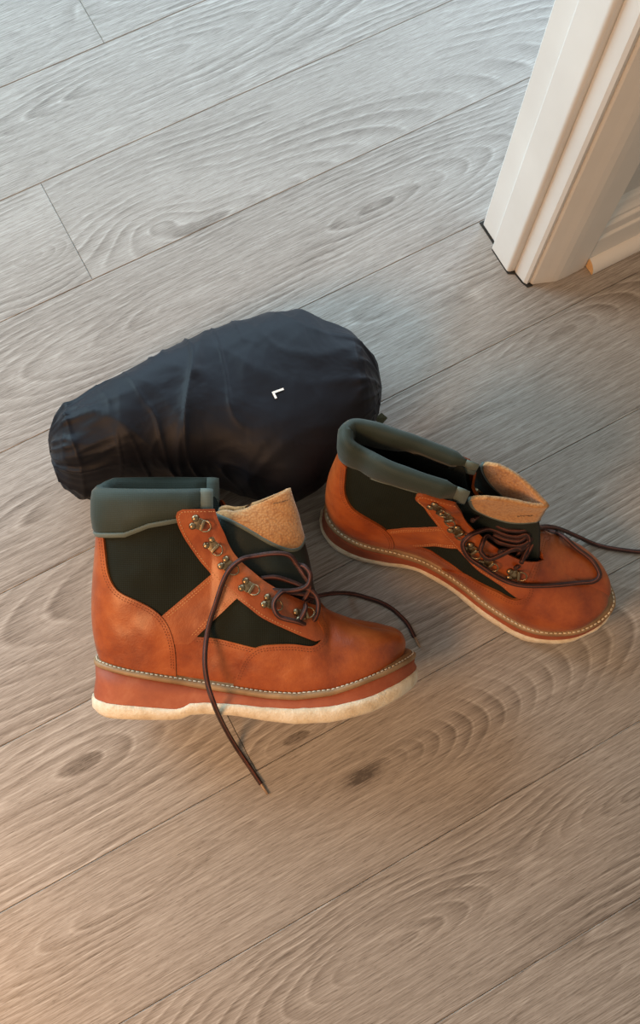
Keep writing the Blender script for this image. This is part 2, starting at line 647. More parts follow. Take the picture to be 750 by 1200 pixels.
def inset_outline(tab, f, ins):
    pts, ff = outline(tab)
    x = np.interp(f, ff, pts[:, 0])
    y = np.interp(f, ff, pts[:, 1])
    e = .012
    f1, f0 = np.minimum(np.asarray(f) + e, 1), np.maximum(np.asarray(f) - e, 0)
    tx = np.interp(f1, ff, pts[:, 0]) - np.interp(f0, ff, pts[:, 0])
    ty = np.interp(f1, ff, pts[:, 1]) - np.interp(f0, ff, pts[:, 1])
    # ends: tangent is pure y
    k0 = np.clip(1 - np.asarray(f) / e, 0, 1)
    k1 = np.clip(1 - (1 - np.asarray(f)) / e, 0, 1)
    tx = tx * (1 - k0) * (1 - k1)
    L = np.hypot(tx, ty) + 1e-12
    nx, ny = -ty / L, tx / L       # outward for y>=0 when going heel->toe is (-ty, tx)
    xi = x - nx * ins
    yi = np.maximum(y - ny * ins, 0)
    yi = np.where((np.asarray(f) <= 0) | (np.asarray(f) >= 1), 0, yi)
    return xi, yi, nx, ny


def ring_pts(sides, m, ins, zfun):
    """closed ring: viewer side (-y) heel->toe then other side toe->heel"""
    f = np.linspace(0, 1, m)
    f = .5 * f + .5 * (1 - np.cos(np.pi * f)) / 2
    xa, ya, nxa, nya = inset_outline(sides[0], f, ins)
    xb, yb, nxb, nyb = inset_outline(sides[1], f, ins)
    X = np.r_[xa, xb[::-1][1:-1]]
    Y = np.r_[-ya, yb[::-1][1:-1]]
    Z = np.interp(X, SX, zfun)
    return np.c_[X, Y, Z]


def loft(name, rings, mat, parent, cap_bot=True, cap_top=True, stuff=False):
    m = len(rings[0])
    V = np.vstack(rings)
    Fc = []
    for r in range(len(rings) - 1):
        for k in range(m):
            a, b = r * m + k, r * m + (k + 1) % m
            Fc.append((a, b, b + m, a + m))

    def cap(off, flip):
        h = m // 2
        # strips between the two sides (indices k and m-k)
        for k in range(h):
            a, b = k, k + 1
            c, d = (m - k - 1) % m, (m - k) % m
            q = [a + off, b + off, c + off, d + off]
            q2 = []
            for i in q:
                if i not in q2:
                    q2.append(i)
            if len(q2) >= 3:
                Fc.append(tuple(q2 if flip else q2[::-1]))
    if cap_bot:
        cap(0, False)
    if cap_top:
        cap((len(rings) - 1) * m, True)
    return recalc(mesh_obj(name, V, Fc, mat, parent, True))


# stations: f along the outline, top point (x, y, z), type 0 shaft / 1 ridge, bottom handle, top handle
STA = [
    (0.00, .0120, .000, .216, 0, .050, .060),
    (0.10, .0190, .019, .216, 0, .050, .060),
    (0.19, .0450, .0275, .216, 0, .050, .060),
    (0.28, .0800, .0300, .216, 0, .050, .062),
    (0.345, .1180, .0275, .216, 0, .050, .062),
    (0.385, .1290, .0260, .214, 0, .050, .055),
    (0.43, .1460, .0260, .171, 0, .048, .040),
    (0.50, .1690, .0265, .147, 0, .045, .030),
    (0.57, .1930, .0255, .130, 0, .042, .024),
    (0.63, .2180, .0200, .1165, .3, .038, .022),
    (0.67, .2330, .0090, .1080, .8, .034, .024),
    (0.70, .2400, .0000, .1020, 1, .032, .026),
    (0.78, .2590, .0000, .0925, 1, .030, .030),
    (0.86, .2720, .0000, .0872, 1, .028, .034),
    (0.93, .2810, .0000, .0838, 1, .026, .034),
    (1.00, .2830, .0000, .0830, 1, .022, .030),
]


def upper_side(tab, sgn, lean, squeeze):
    S = np.array(STA)
    d = catmull(S, 12)
    fk = d[:, 0]
    f = np.linspace(0, 1, NU)
    f = .75 * f + .25 * (1 - np.cos(np.pi * f)) / 2
    # piecewise monotone interpolation on dense catmull
    g = [np.interp(f, fk, d[:, i]) for i in range(1, 7)]
    tx, ty, tz, ridge, hb, ht = g
    ridge = np.clip(ridge, 0, 1)
    ty = np.maximum(ty, 0)
    ty[f >= .70] = 0
    ty[0] = 0
    bx, by, nx, ny = inset_outline(tab, f, .0105 + .0100 * np.clip((f - .80) / .20, 0, 1) ** 1.5)
    bz = np.interp(bx, SX, Z_WELT)
    t = np.linspace(0, 1, NV)
    t = np.where(t < .5, t, t)
    B0 = np.c_[bx, by, bz]
    B3 = np.c_[tx, ty * squeeze, tz]
    fwd = np.clip((f - .7) / .3, 0, 1)
    nb = np.c_[nx * .30, ny * .30, np.ones(NU)]
    # at the toe let it bulge forward
    nb[:, 0] += fwd * .06
    dirx, diry = (bx - tx), (by - ty)
    L = np.hypot(dirx, diry) + 1e-9
    ox, oy = dirx / L, diry / L
    nt_s = np.c_[np.zeros(NU), .06 * np.ones(NU), -np.ones(NU)]
    # below the eyelet facing the top tangent leans outward
    k = np.clip((f - .385) / .1, 0, 1)[:, None]
    nt_s = nt_s * (1 - k) + k * np.c_[-.10 * np.ones(NU), .62 * np.ones(NU), -.72 * np.ones(NU)]
    nt_r = np.c_[ox, oy, -.10 * np.ones(NU)]
    r = ridge[:, None]
    nt = nt_s * (1 - r) + nt_r * r
    nt /= np.linalg.norm(nt, axis=1)[:, None]
    B1 = B0 + nb * hb[:, None]
    B2 = B3 + nt * ht[:, None]
    tt = t[None, :, None]
    P = (B0[:, None] * (1 - tt) ** 3 + 3 * B1[:, None] * (1 - tt) ** 2 * tt + 3 * B2[:, None] * (1 - tt) * tt ** 2 + B3[:, None] * tt ** 3)
    P[0, :, 1] = 0
    P[-1, :, 1] = 0
    P[f >= .70, -1, 1] = 0
    P[:, :, 1] = np.maximum(P[:, :, 1], 0)
    P[:, :, 1] *= sgn
    z = P[:, :, 2]
    P[:, :, 1] += lean * np.clip((z - .06) / .17, 0, 1.2)
    return P


def sd_poly(X, Z, poly):
    """signed distance to a closed polygon, negative inside"""
    poly = np.array(poly)
    d2 = np.full(X.shape, 1e9)
    inside = np.zeros(X.shape, bool)
    n = len(poly)
    for i in range(n):
        a, b = poly[i], poly[(i + 1) % n]
        e = b - a
        wx, wz = X - a[0], Z - a[1]
        h = np.clip((wx * e[0] + wz * e[1]) / (e @ e + 1e-15), 0, 1)
        d2 = np.minimum(d2, (wx - e[0] * h) ** 2 + (wz - e[1] * h) ** 2)
        c = ((a[1] > Z) != (b[1] > Z))
        with np.errstate(divide='ignore', invalid='ignore'):
            xi = (b[0] - a[0]) * (Z - a[1]) / (b[1] - a[1] + 1e-18) + a[0]
        inside ^= c & (X < xi)
    d = np.sqrt(d2)
    return np.where(inside, -d, d)


def smooth_poly(pts, n=6):
    return [tuple(p) for p in catmull(pts, n)]


COUNTER = smooth_poly([(.0225, .186), (.0240, .170), (.0260, .152), (.0300, .140), (.0380, .130), (.0570, .121), (.0710, .113), (.0805, .1035), (.0865, .0925), (.0900, .080), (.0912, .066), (.0910, .050), (.0905, .02)]) + [(-.03, .02), (-.03, .19), (.0225, .19)]
STRAP = [(.068, .097), (.081, .1085), (.130, .1500), (.152, .152), (.158, .130), (.1515, .1235), (.1140, .0870), (.105, .078), (.08, .078)]
FOXING = [(.075, .089)] + smooth_poly([(.088, .0885), (.104, .0860), (.136, .0835), (.170, .0765), (.196, .0730)]) + [(.196, .01), (.075, .01)]
FACING = smooth_poly([(.0980, .2125), (.0948, .2095), (.0940, .2030), (.1010, .1850), (.1135, .1655), (.1270, .1490), (.1430, .1335), (.1600, .1200), (.1750, .1080), (.1900, .0995), (.2120, .0890), (.2290, .0815)]) + [(.240, .083), (.238, .1065), (.228, .1175), (.24, .17), (.2, .2125), (.15, .2125)]
VAMP = smooth_poly([(.1480, .02), (.1485, .036), (.1530, .0510), (.1600, .0660), (.1710, .0765), (.1850, .0800), (.2080, .0800), (.2250, .0775), (.2320, .0800), (.2360, .0855), (.2345, .0915), (.2315, .0960), (.2300, .1030), (.2300, .1110)]) + [(.231, .14), (.5, .14), (.5, -.02), (.148, -.02)]


class Upper:
    """both sides of a boot upper as grids, with side-view coordinates"""

    def __init__(s, tabs, lean, squeeze, shift):
        A = upper_side(tabs[0], -1, lean, squeeze[0])
        B = upper_side(tabs[1], 1, lean, squeeze[1])
        # ring order: viewer side heel->toe, then far side toe->heel (shares heel & toe meridians)
        G = np.concatenate([A, B[::-1][1:-1]], 0)
        s.m = G.shape[0]
        # soft creases
        for i in range(s.m):
            for j in range(NV):
                p = Vector(G[i, j])
                w = noise.noise(p * 28 + Vector((shift, 0, 0))) * .0016 + noise.noise(p * 70 + Vector((0, shift, 0))) * .0006
                k = min(1, j / 8) * min(1, (NV - 1 - j) / 3 + .0)
                y = G[i, j, 1]
                G[i, j, 1] += (w * k) * (1 if y > 0 else -1) * min(1, abs(y) / .01)
        s.G = G
        s.P = G.reshape(-1, 3)
        s.side = np.r_[-np.ones(NU), np.ones(s.m - NU)].repeat(NV)
        tris = []
        for i in range(s.m):
            i2 = (i + 1) % s.m
            for j in range(NV - 1):
                a, b, c, d = i * NV + j, i2 * NV + j, i2 * NV + j + 1, i * NV + j + 1
                tris += [(a, b, c), (a, c, d)]
        s.tris = np.array(tris)
        Pn = s.P
        fn = np.cross(Pn[s.tris[:, 1]] - Pn[s.tris[:, 0]], Pn[s.tris[:, 2]] - Pn[s.tris[:, 0]])
        nn = np.zeros_like(Pn)
        for k in range(3):
            np.add.at(nn, s.tris[:, k], fn)
        # merge duplicates on the ridge line and throat so that normals stay smooth
        key = {}
        for i in np.where(np.abs(Pn[:, 1] - lean * np.clip((Pn[:, 2] - .06) / .17, 0, 1.2)) < 1e-5)[0]:
            key.setdefault(tuple(np.round(Pn[i], 4)), []).append(i)
        for ids in key.values():
            if len(ids) > 1:
                nn[ids] = nn[ids].sum(0)
        nn /= (np.linalg.norm(nn, axis=1)[:, None] + 1e-12)
        cen = np.array([.14, lean * .5, .09])
        if ((Pn - cen) * nn).sum() < 0:
            nn = -nn
            s.tris = s.tris[:, ::-1]
        s.Nn = nn

    def clip(s, sd, off, name, mat, parent, back=-.0008, one_side=None, offfun=None):
        """the part of the surface where sd < 0, lifted by off, with an edge going down to the base"""
        P, Nn = s.P, s.Nn
        O = np.full(len(P), off)
        if offfun is not None:
            ex = offfun(P)[:, None]
            nf = Nn.copy()
            nf[:, 2] = 0
            nf /= np.linalg.norm(nf, axis=1)[:, None] + 1e-9
            P = P + nf * ex
        V, key, F_ = [], {}, []
        base = []

        def gv(i):
            if i not in key:
                key[i] = len(V)
                V.append(P[i] + Nn[i] * O[i])
                base.append(P[i] + Nn[i] * back)
            return key[i]

        def ev(i, j):
            if i > j:
                i, j = j, i
            k = (i, j)
            if k not in key:
                t_ = sd[i] / (sd[i] - sd[j])
                q = P[i] * (1 - t_) + P[j] * t_
                n = Nn[i] * (1 - t_) + Nn[j] * t_
                n /= np.linalg.norm(n) + 1e-12
                key[k] = len(V)
                V.append(q + n * (O[i] * (1 - t_) + O[j] * t_))
                base.append(q + n * back)
            return key[k]
        for a, b, c in s.tris:
            ins = [sd[a] < 0, sd[b] < 0, sd[c] < 0]
            k = sum(ins)
            if k == 0:
                continue
            if k == 3:
                F_.append((gv(a), gv(b), gv(c)))
                continue
            poly = []
            T3 = (a, b, c)
            for q in range(3):
                i, j = T3[q], T3[(q + 1) % 3]
                if ins[q]:
                    poly.append(gv(i))
                if ins[q] != ins[(q + 1) % 3]:
                    poly.append(ev(i, j))
            F_.append(tuple(poly))
        cnt = {}
        for f in F_:
            for q in range(len(f)):
                e = (f[q], f[(q + 1) % len(f)])
                cnt[e] = cnt.get(e, 0) + 1
        bd = [e for e in cnt if (e[1], e[0]) not in cnt]
        nv = len(V)
        top, bot = {}, {}
        V2 = list(V)
        for a, b in bd:
            for i in (a, b):
                if i not in top:
                    top[i] = len(V2)
                    V2.append(V[i])
                    bot[i] = len(V2)
                    V2.append(base[i])
            F_.append((top[b], top[a], bot[a], bot[b]))
        return mesh_obj(name, V2, F_, mat, parent, True)

    def contour(s, sd, level, keep):
        """3D chains of the curve sd = level on the surface, as (point, normal) lists"""
        P, Nn = s.P, s.Nn
        f = sd - level
        seg, pt = [], {}
        for a, b, c in s.tris:
            fa, fb, fc = f[a] < 0, f[b] < 0, f[c] < 0
            if fa == fb == fc:
                continue
            ks = []
            for i, j in ((a, b), (b, c), (c, a)):
                if (f[i] < 0) != (f[j] < 0):
                    k = (min(i, j), max(i, j))
                    if k not in pt:
                        i_, j_ = k
                        t_ = f[i_] / (f[i_] - f[j_])
                        n = Nn[i_] * (1 - t_) + Nn[j_] * t_
                        pt[k] = (P[i_] * (1 - t_) + P[j_] * t_, n / (np.linalg.norm(n) + 1e-12))
                    ks.append(k)
            if len(ks) == 2:
                seg.append(tuple(ks))
        adj = {}
        for a, b in seg:
            adj.setdefault(a, []).append(b)
            adj.setdefault(b, []).append(a)
        seen, chains = set(), []
        starts = [k for k in adj if len(adj[k]) == 1] + list(adj)
        for st in starts:
            if st in seen:
                continue
            ch = [st]
            seen.add(st)
            cur = st
            while True:
                nx = [k for k in adj[cur] if k not in seen]
                if not nx:
                    break
                cur = nx[0]
                seen.add(cur)
                ch.append(cur)
            chains.append([pt[k] for k in ch])
        return chains

    def stitches(s, mb, sd, level, lift, pitch, keep, ln=.62, w=.00042, rise=None):
        for ch in s.contour(sd, level, keep):
            if len(ch) < 3:
                continue
            Pp = np.array([c[0] for c in ch])
            Nn = np.array([c[1] for c in ch])
            d = np.r_[0, np.cumsum(np.linalg.norm(np.diff(Pp, axis=0), axis=1))]
            if d[-1] < pitch * 2:
                continue
            k = np.arange(0, d[-1], pitch)
            Q = np.c_[[np.interp(k, d, Pp[:, i]) for i in range(3)]].T
            Qn = np.c_[[np.interp(k, d, Nn[:, i]) for i in range(3)]].T
            for i in range(len(k) - 1):
                q = Q[i]
                if not keep(q[0], q[2]):
                    continue
                e = Q[i + 1] - q
                l = np.linalg.norm(e)
                if l < 1e-6:
                    continue
                e = e / l
                n = Qn[i] / (np.linalg.norm(Qn[i]) + 1e-9)
                b = np.cross(e, n)
                c = q + n * lift + np.array([n[0], n[1], 0]) * (rise(q[2]) if rise else 0) + e * pitch * .5
                h = pitch * ln / 2
                # a small six sided grain of thread
                V = [c - e * h, c - e * h * .6 + b * w, c - e * h * .6 + n * w * .9, c - e * h * .6 - b * w,
                     c + e * h * .6 + b * w, c + e * h * .6 + n * w * .9, c + e * h * .6 - b * w, c + e * h]
                Fc = [(0, 2, 1), (0, 3, 2), (1, 2, 5, 4), (2, 3, 6, 5), (4, 5, 7), (5, 6, 7)]
                mb.add(V, Fc)


def in_poly(poly):
    P = np.array(poly)

    def f(x, z, m=0.0):
        return float(sd_poly(np.array([x]), np.array([z]), P)[0]) < m
    return f


def make_boot(tabs, lean, squeeze, seed, collar_shape, label, slide=0.0):
    root = empty('boot', label, 'boot', 'pair of tan leather wading boots')
    RM = 70
    # ---- sole
    b0 = ring_pts(tabs, RM, .0035, Z_BOT)
    b1 = ring_pts(tabs, RM, .0005, Z_BOT)
    b1[:, 2] += .0030
    f1 = ring_pts(tabs, RM, .0, Z_FELT)
    f1[:, 2] = (f1[:, 2] + b1[:, 2]) / 2 + .001
    f2 = ring_pts(tabs, RM, .0012, Z_FELT)
    f3 = ring_pts(tabs, RM, .0040, Z_FELT)
    for R_ in (b1, f1, f2):
        for k in range(len(R_)):
            p = Vector(R_[k]) * 55
            w = noise.noise(p + Vector((seed, 0, 0))) * .0013 + noise.noise(p * 3.1) * .0006
            d = Vector((R_[k][0] - .17, R_[k][1] * 3, 0)).normalized()
            R_[k][0] += d.x * w
            R_[k][1] += d.y * w
            R_[k][2] += noise.noise(p * 1.7 + Vector((3, seed, 0))) * .0008
    loft('felt_sole', [b0, b1, f1, f2, f3], M['felt'], root)
    m0 = ring_pts(tabs, RM, .0022, Z_FELT)
    mm = ring_pts(tabs, RM, .0045, Z_FELT)
    m1 = ring_pts(tabs, RM, .0042, Z_MID)
    mm[:, 2] = (m0[:, 2] + m1[:, 2]) / 2
    m0b = m0.copy()
    m0b[:, 2] += .0012
    m0[:, 2] -= .0008
    mid = loft('midsole', [m0, m0b, mm, m1], M['midsole'], root)
    w0 = ring_pts(tabs, RM, .0042, Z_MID)
    w1 = ring_pts(tabs, RM, .0030, Z_MID)
    w1[:, 2] += .0010
    w2 = ring_pts(tabs, RM, .0030, Z_WELT)
    w2[:, 2] -= .0025
    w3 = ring_pts(tabs, RM, .0042, Z_WELT)
    w3[:, 2] -= .0010
    w4 = ring_pts(tabs, RM, .0072, Z_WELT)
    w4[:, 2] -= .0010
    w5 = ring_pts(tabs, RM, .0085, Z_WELT)
    w5[:, 2] += .0016
    w6 = ring_pts(tabs, RM, .0125, Z_WELT)
    w6[:, 2] += .0016
    loft('welt', [w0, w1, w2, w3, w4, w5, w6], M['welt'], root)
    # welt stitching
    mb = MB()
    R_ = ring_pts(tabs, 200, .0055, Z_WELT)
    d = np.r_[0, np.cumsum(np.linalg.norm(np.diff(np.vstack([R_, R_[:1]]), axis=0), axis=1))]
    RR = np.vstack([R_, R_[:1]])
    k = np.arange(0, d[-1], .0048)
    Q = np.c_[[np.interp(k, d, RR[:, i]) for i in range(3)]].T
    for i in range(len(k) - 1):
        e = Vector(Q[i + 1] - Q[i]).normalized()
        c = Vector((Q[i] + Q[i + 1]) / 2) + Vector((0, 0, -.0006))
        n = Vector((0, 0, 1))
        b = e.cross(n)
        h, w = .0018, .0008
        V = [c - e * h, c - e * h * .7 + b * w, c - e * h * .7 + n * w, c - e * h * .7 - b * w, c + e * h * .7 + b * w, c + e * h * .7 + n * w, c + e * h * .7 - b * w, c + e * h]
        mb.add(V, [(0, 2, 1), (0, 3, 2), (1, 2, 5, 4), (2, 3, 6, 5), (4, 5, 7), (5, 6, 7)])
    mb.build('welt_stitching', M['thread'], root, True, True)

    # ---- upper
    U = Upper(tabs, lean, squeeze, seed)
    X, Z = U.P[:, 0], U.P[:, 2]
    quads = []
    for i in range(U.m):
        i2 = (i + 1) % U.m
        for j in range(NV - 1):
            quads.append((i * NV + j, i2 * NV + j, i2 * NV + j + 1, i * NV + j + 1))
    mesh_obj('fabric_upper', U.P, quads, M['nylon'], root)
    inner = U.P - U.Nn * .0035
    mesh_obj('inner_lining', inner, [q[::-1] for q in quads], M['lining'], root)
    # footbed
    fb = ring_pts(tabs, 40, .015, Z_WELT)
    fb[:, 2] += .004
    loft('footbed', [fb, fb + np.array([0, 0, .002])], M['lining'], root)

    sdC, sdS, sdX, sdF, sdV = [sd_poly(X, Z, p) for p in (COUNTER, STRAP, FOXING, FACING, VAMP)]
    U.clip(sdX, .0011, 'side_band', M['leather'], root)
    U.clip(sdS, .0015, 'side_strap', M['leather_strap'], root)

    def foff(P):
        return np.clip((P[:, 2] - .178) / .022, 0, 1) * .0075
    face = U.clip(sdF, .0026, 'eyelet_facing', M['leather'], root, offfun=foff)
    U.clip(sdC, .0026, 'heel_counter', M['leather'], root)
    U.clip(sdV, .0030, 'vamp', M['leather'], root)

    pC, pS, pX, pF, pV = [in_poly(p) for p in (COUNTER, STRAP, FOXING, FACING, VAMP)]
    low = lambda x, z: z > interp(x, SX, Z_WELT) + .006
    mbd, mbt = MB(), MB()
    for lv in (-.0022, -.0046):
        U.stitches(mbd, sdC, lv, .0027, .0030, lambda x, z: low(x, z) and z < .182)
        U.stitches(mbd, sdX, lv, .0012, .0030, lambda x, z: low(x, z) and .092 < x < .19 and z > .06 and not pV(x, z, .001) and not pC(x, z, .001) and not pS(x, z, .001))
        U.stitches(mbt, sdS, lv, .0016, .0030, lambda x, z: not pF(x, z, .0015) and not pC(x, z, .001) and x > .082 and z > .089)
        U.stitches(mbd, sdV, lv - .0004, .0031, .0030, lambda x, z: low(x, z) and x < .25 and z < .112)
    U.stitches(mbt, sdF, -.0024, .0028, .0030, lambda x, z: not pV(x, z, .002) and x < .215, rise=lambda z: min(1, max(0, (z - .178) / .022)) * .0075)
    mb2 = MB()
    mbd.build('dark_stitching', M['hole'], root, True, True)
    mbt.add(mb2.V, mb2.F)
    mbt.build('tan_stitching', M['thread_tan'], root, True, True)

    # ---- padded collar
    S = np.array(STA[:6])
    d = catmull(S[:5], 14)
    half = [(p[1], p[2], .229) for p in d]            # heel -> front
    half = [h for h in half if h[0] <= .1200]
    for sgn_i in (0,):
        pass
    path = [(x, -y * squeeze[0], z) for x, y, z in half[::-1]] + [(x, y * squeeze[1], z) for x, y, z in half[1:]]
    path = np.array(path)
    path[:, 0] += slide * np.clip((path[:, 0] - .03) / .09, 0, 1)
    n = len(path)
    zb_x, zb = [.0, .016, .045, .068, .095, .13], [.185, .184, .186, .1955, .2005, .203]
    rings, rim, bottom = [], [], []
    for i in range(n):
        a, b = path[max(i - 1, 0)], path[min(i + 1, n - 1)]
        tg = Vector((b[0] - a[0], b[1] - a[1], 0)).normalized()
        out = Vector((-tg.y, tg.x, 0))
        if out.dot(Vector((path[i][0] - .07, path[i][1], 0))) < 0:
            out = -out
        x = path[i][0]
        zt = path[i][2]
        q = interp(x, zb_x, zb)
        s_ = min(i, n - 1 - i) / 4.0           # thin near the front ends
        th = .35 + .65 * min(1, s_)
        y0 = lean * min(1.2, (zt - .06) / .17)
        ox, dz = collar_shape(path[i], i / (n - 1))
        c = Vector((path[i][0], path[i][1] + y0, 0)) + out * ox
        zt = zt + dz
        prof = [(.0030, q), (.0062 * th + .001, q + .006), (.0085 * th, (q + zt) / 2 - .004), (.0086 * th, zt - .010), (.0068 * th, zt - .0015), (.0025 * th, zt + .0030), (-.0025 * th, zt + .0026),
                (-.0060 * th, zt - .003), (-.0072 * th, zt - .014), (-.0060 * th, q + .012), (-.0036, q + .002), (-.0020, q)]
        ring = []
        for k, (o_, z_) in enumerate(prof):
            p = c + out * o_ + Vector((0, 0, z_))
            w = noise.noise(p * 45 + Vector((seed, seed, 0))) * .0010
            ring.append(p + out * w)
        rings.append(ring)
        rim.append(c + Vector((0, 0, zt + .003)))
        bottom.append((c + out * .0032 + Vector((0, 0, q)), out))
    V = [p for r in rings for p in r]
    m = len(rings[0])
    Fc = []
    for i in range(n - 1):
        for k in range(m):
            Fc.append((i * m + k, i * m + (k + 1) % m, (i + 1) * m + (k + 1) % m, (i + 1) * m + k))
    Fc += [tuple(range(m)), tuple(range((n - 1) * m, n * m))[::-1]]
    recalc(mesh_obj('padded_collar', V, Fc, M['collar'], root))
    # binding tape along the lower edge and round the front ends
    mb = MB()
    V, Fc = [], []
    for p, o_ in bottom:
        for a, z_ in ((.0006, -.0016), (.0016, -.0008), (.0034, .0022), (.0026, .0034), (.0, .003)):
            V.append(p + o_ * a + Vector((0, 0, z_)))
    for i in range(n - 1):
        for k in range(4):
            Fc.append((i * 5 + k, i * 5 + k + 1, (i + 1) * 5 + k + 1, (i + 1) * 5 + k))
    mb.add(V, Fc)
    recalc(mb.build('collar_binding', M['tape'], root))
    for e, idx in ((0, 0), (1, n - 1)):
        r0 = [Vector(p) for p in rings[idx]]
        r1 = [Vector(p) for p in rings[idx + (4 if idx == 0 else -4)]]
        cen = sum(r0, Vector()) / m
        fw = Vector((.0125, 0, 0))
        back = Vector((-.0008, 0, 0))
        V, Fc = [], []
        for s_, sc in ((0, 1.10), (.5, 1.06), (1, .85)):
            for p in r0:
                q_ = cen + Vector(((p - cen).x, (p - cen).y * (sc if s_ < 1 else .8), (p - cen).z * (1.01 if s_ < 1 else .97)))
                V.append(q_ + back + fw * s_)
        for a in range(2):
            for k in range(m):
                Fc.append((a * m + k, a * m + (k + 1) % m, (a + 1) * m + (k + 1) % m, (a + 1) * m + k))
        Fc += [tuple(range(m))[::-1], tuple(range(2 * m, 3 * m))]
        recalc(mesh_obj('collar_end_tape', V, Fc, M['tape'], root))
    return root, U, face


def tongue(root, U, lean, p):
    """U-shaped tongue: cloth gusset below, tan lined flap above, grey green edge between"""
    # the fold line (front), rear edges, both as functions of height parameter
    n_u, n_v = 48, 22
    fold = p['fold']              # list of (x, z) bottom -> top of cloth -> top of tan
    rear = p['rear']              # same length: (x, z, half width)
    brk = p['brk']                # row index where the cloth ends
    Fd = catmull(fold, 8)
    Rd = catmull(rear, 8)
    nb = len(Fd)
    ib = brk * 8
    yc = lambda z: lean * min(1.2, max(0, (z - .06) / .17)) + p.get('yc', 0) * min(1, max(0, (z - .10) / .06))
    vb = brk / (len(fold) - 1)
    grid = []
    for i in range(nb):
        fx, fz = Fd[i]
        rx, rz, hw = Rd[i]
        v = i / (nb - 1)
        row = []
        for j in range(n_u + 1):
            a = math.pi * (j / n_u) - math.pi / 2        # -90 rear near .. 0 fold .. 90 rear far
            c, s = math.cos(a), math.sin(a)
            w = abs(c) ** p.get('exp', .8) if not p.get('vee') else 1 - abs(s) ** p['vee']
            x = rx + (fx - rx) * w
            z = rz + (fz - rz) * w
            sh = abs(s) ** 1.1
            y = math.copysign(hw * sh, s) * (1 + p.get('flare', 0) * v * (1 if s < 0 else p.get('farflare', 1)))
            z += p.get('sag', 0) * v * math.sin(2 * a) ** 2
            z -= p.get('sagb', 0) * math.exp(-((v - vb) / .22) ** 2) * max(0, math.sin(2 * abs(a) * 1.0)) * (1 if abs(a) < math.pi / 2 else 0)
            if s > 0:
                z += p.get('farup', 0) * v * v * math.sin(2 * a) ** 2
                x += p.get('farx', 0) * v * v * math.sin(2 * a) ** 2
            P_ = Vector((x, y + yc(z), z))
            w_ = noise.noise(P_ * 40 + Vector((p['seed'], 0, 0))) * .0022 * min(1, v * 4)
            P_.y += w_
            P_.x += noise.noise(P_ * 35 + Vector((0, p['seed'], 4))) * .0014 * min(1, v * 4)
            row.append(P_)
        grid.append(row)

    def sheet(r0, r1, th, name, mat):
        V, Fc = [], []
        R_ = grid[r0:r1 + 1]
        w = n_u + 1
        nr = len(R_)
        N_ = []
        for i in range(nr):
            for j in range(w):
                a = R_[min(i + 1, nr - 1)][j] - R_[max(i - 1, 0)][j]
                b = R_[i][min(j + 1, w - 1)] - R_[i][max(j - 1, 0)]
                nn = b.cross(a)
                N_.append(nn.normalized() if nn.length > 1e-10 else Vector((1, 0, 0)))
        for s_ in (1, -1):
            for i in range(nr):
                for j in range(w):
                    V.append(R_[i][j] + N_[i * w + j] * th * s_)
        o = nr * w
        for i in range(nr - 1):
            for j in range(w - 1):
                a = i * w + j
                Fc.append((a, a + 1, a + w + 1, a + w))
                Fc.append((o + a + w, o + a + w + 1, o + a + 1, o + a))
        for j in range(w - 1):
            Fc.append((j, o + j, o + j + 1, j + 1))
            a = (nr - 1) * w + j
            Fc.append((a, a + 1, o + a + 1, o + a))
        for i in range(nr - 1):
            a = i * w
            Fc.append((a, a + w, o + a + w, o + a))
            a = i * w + w - 1
            Fc.append((a + w, a, o + a, o + a + w))
        return recalc(mesh_obj(name, V, Fc, mat, root))
    g = sheet(0, ib, .0009, 'gusset', M['gusset'])
    tn_ = sheet(ib, nb - 1, .0022, 'tongue', M['fleece'])
    V, Fc = tube_data([q for q in grid[ib]], .0026, 8)
    mesh_obj('tongue_binding', V, Fc, M['tape'], root)
    return g, tn_


def hook(root, U, x, z, side, ang, lift, closed=True, sc=1.0):
    """speed lace hook: two rivets, bent plate and a D ring"""
    sel = np.where(U.side == side)[0]
    i = sel[np.argmin((U.P[sel, 0] - x) ** 2 + (U.P[sel, 2] - z) ** 2)]
    p = Vector(U.P[i]) + Vector(U.Nn[i]) * lift
    n = Vector(U.Nn[i]).normalized()
    e = Vector((math.cos(ang), 0, math.sin(ang)))
    e = (e - n * e.dot(n)).normalized()
    b = n.cross(e) * (1 if side < 0 else -1)
    B = Matrix((e, b, n)).transposed().to_4x4()
    B.translation = p
    k = sc
    mb = MB()
    pl = box_data(.0062 * k, .0085 * k, .0012 * k, .0004)
    mb.add(*pl, B @ Matrix.Translation((.0010 * k, 0, .0006 * k)))
    pl = box_data(.0022 * k, .0085 * k, .0030 * k, .0006)
    mb.add(*pl, B @ Matrix.Translation((.0046 * k, 0, .0020 * k)))
    pr = mb.build('lace_hook', M['brass'], root)
    mb = MB()
    for s_ in (-1, 1):
        mb = MB()
        mb.add(*dome_data(.0029 * k, .0020 * k), B @ Matrix.Translation((-.0022 * k, s_ * .0031 * k, .0006 * k)))
        mb.build('rivet', M['brass'], pr)
    arc_ = [(.0048 * k, -.0040 * k, .0026 * k)] + [((.0058 + .0052 * math.cos(math.radians(a))) * k, .0042 * math.sin(math.radians(a)) * k, (.0030 + .0008 * math.cos(math.radians(a))) * k) for a in range(-80, 81, 20)] + [(.0048 * k, .0040 * k, .0026 * k)]
    V, Fc = tube_data([B @ Vector(q) for q in arc_], .00062 * k, 8, closed=True)
    mesh_obj('lace_ring', V, Fc, M['brass'], pr)
    return pr


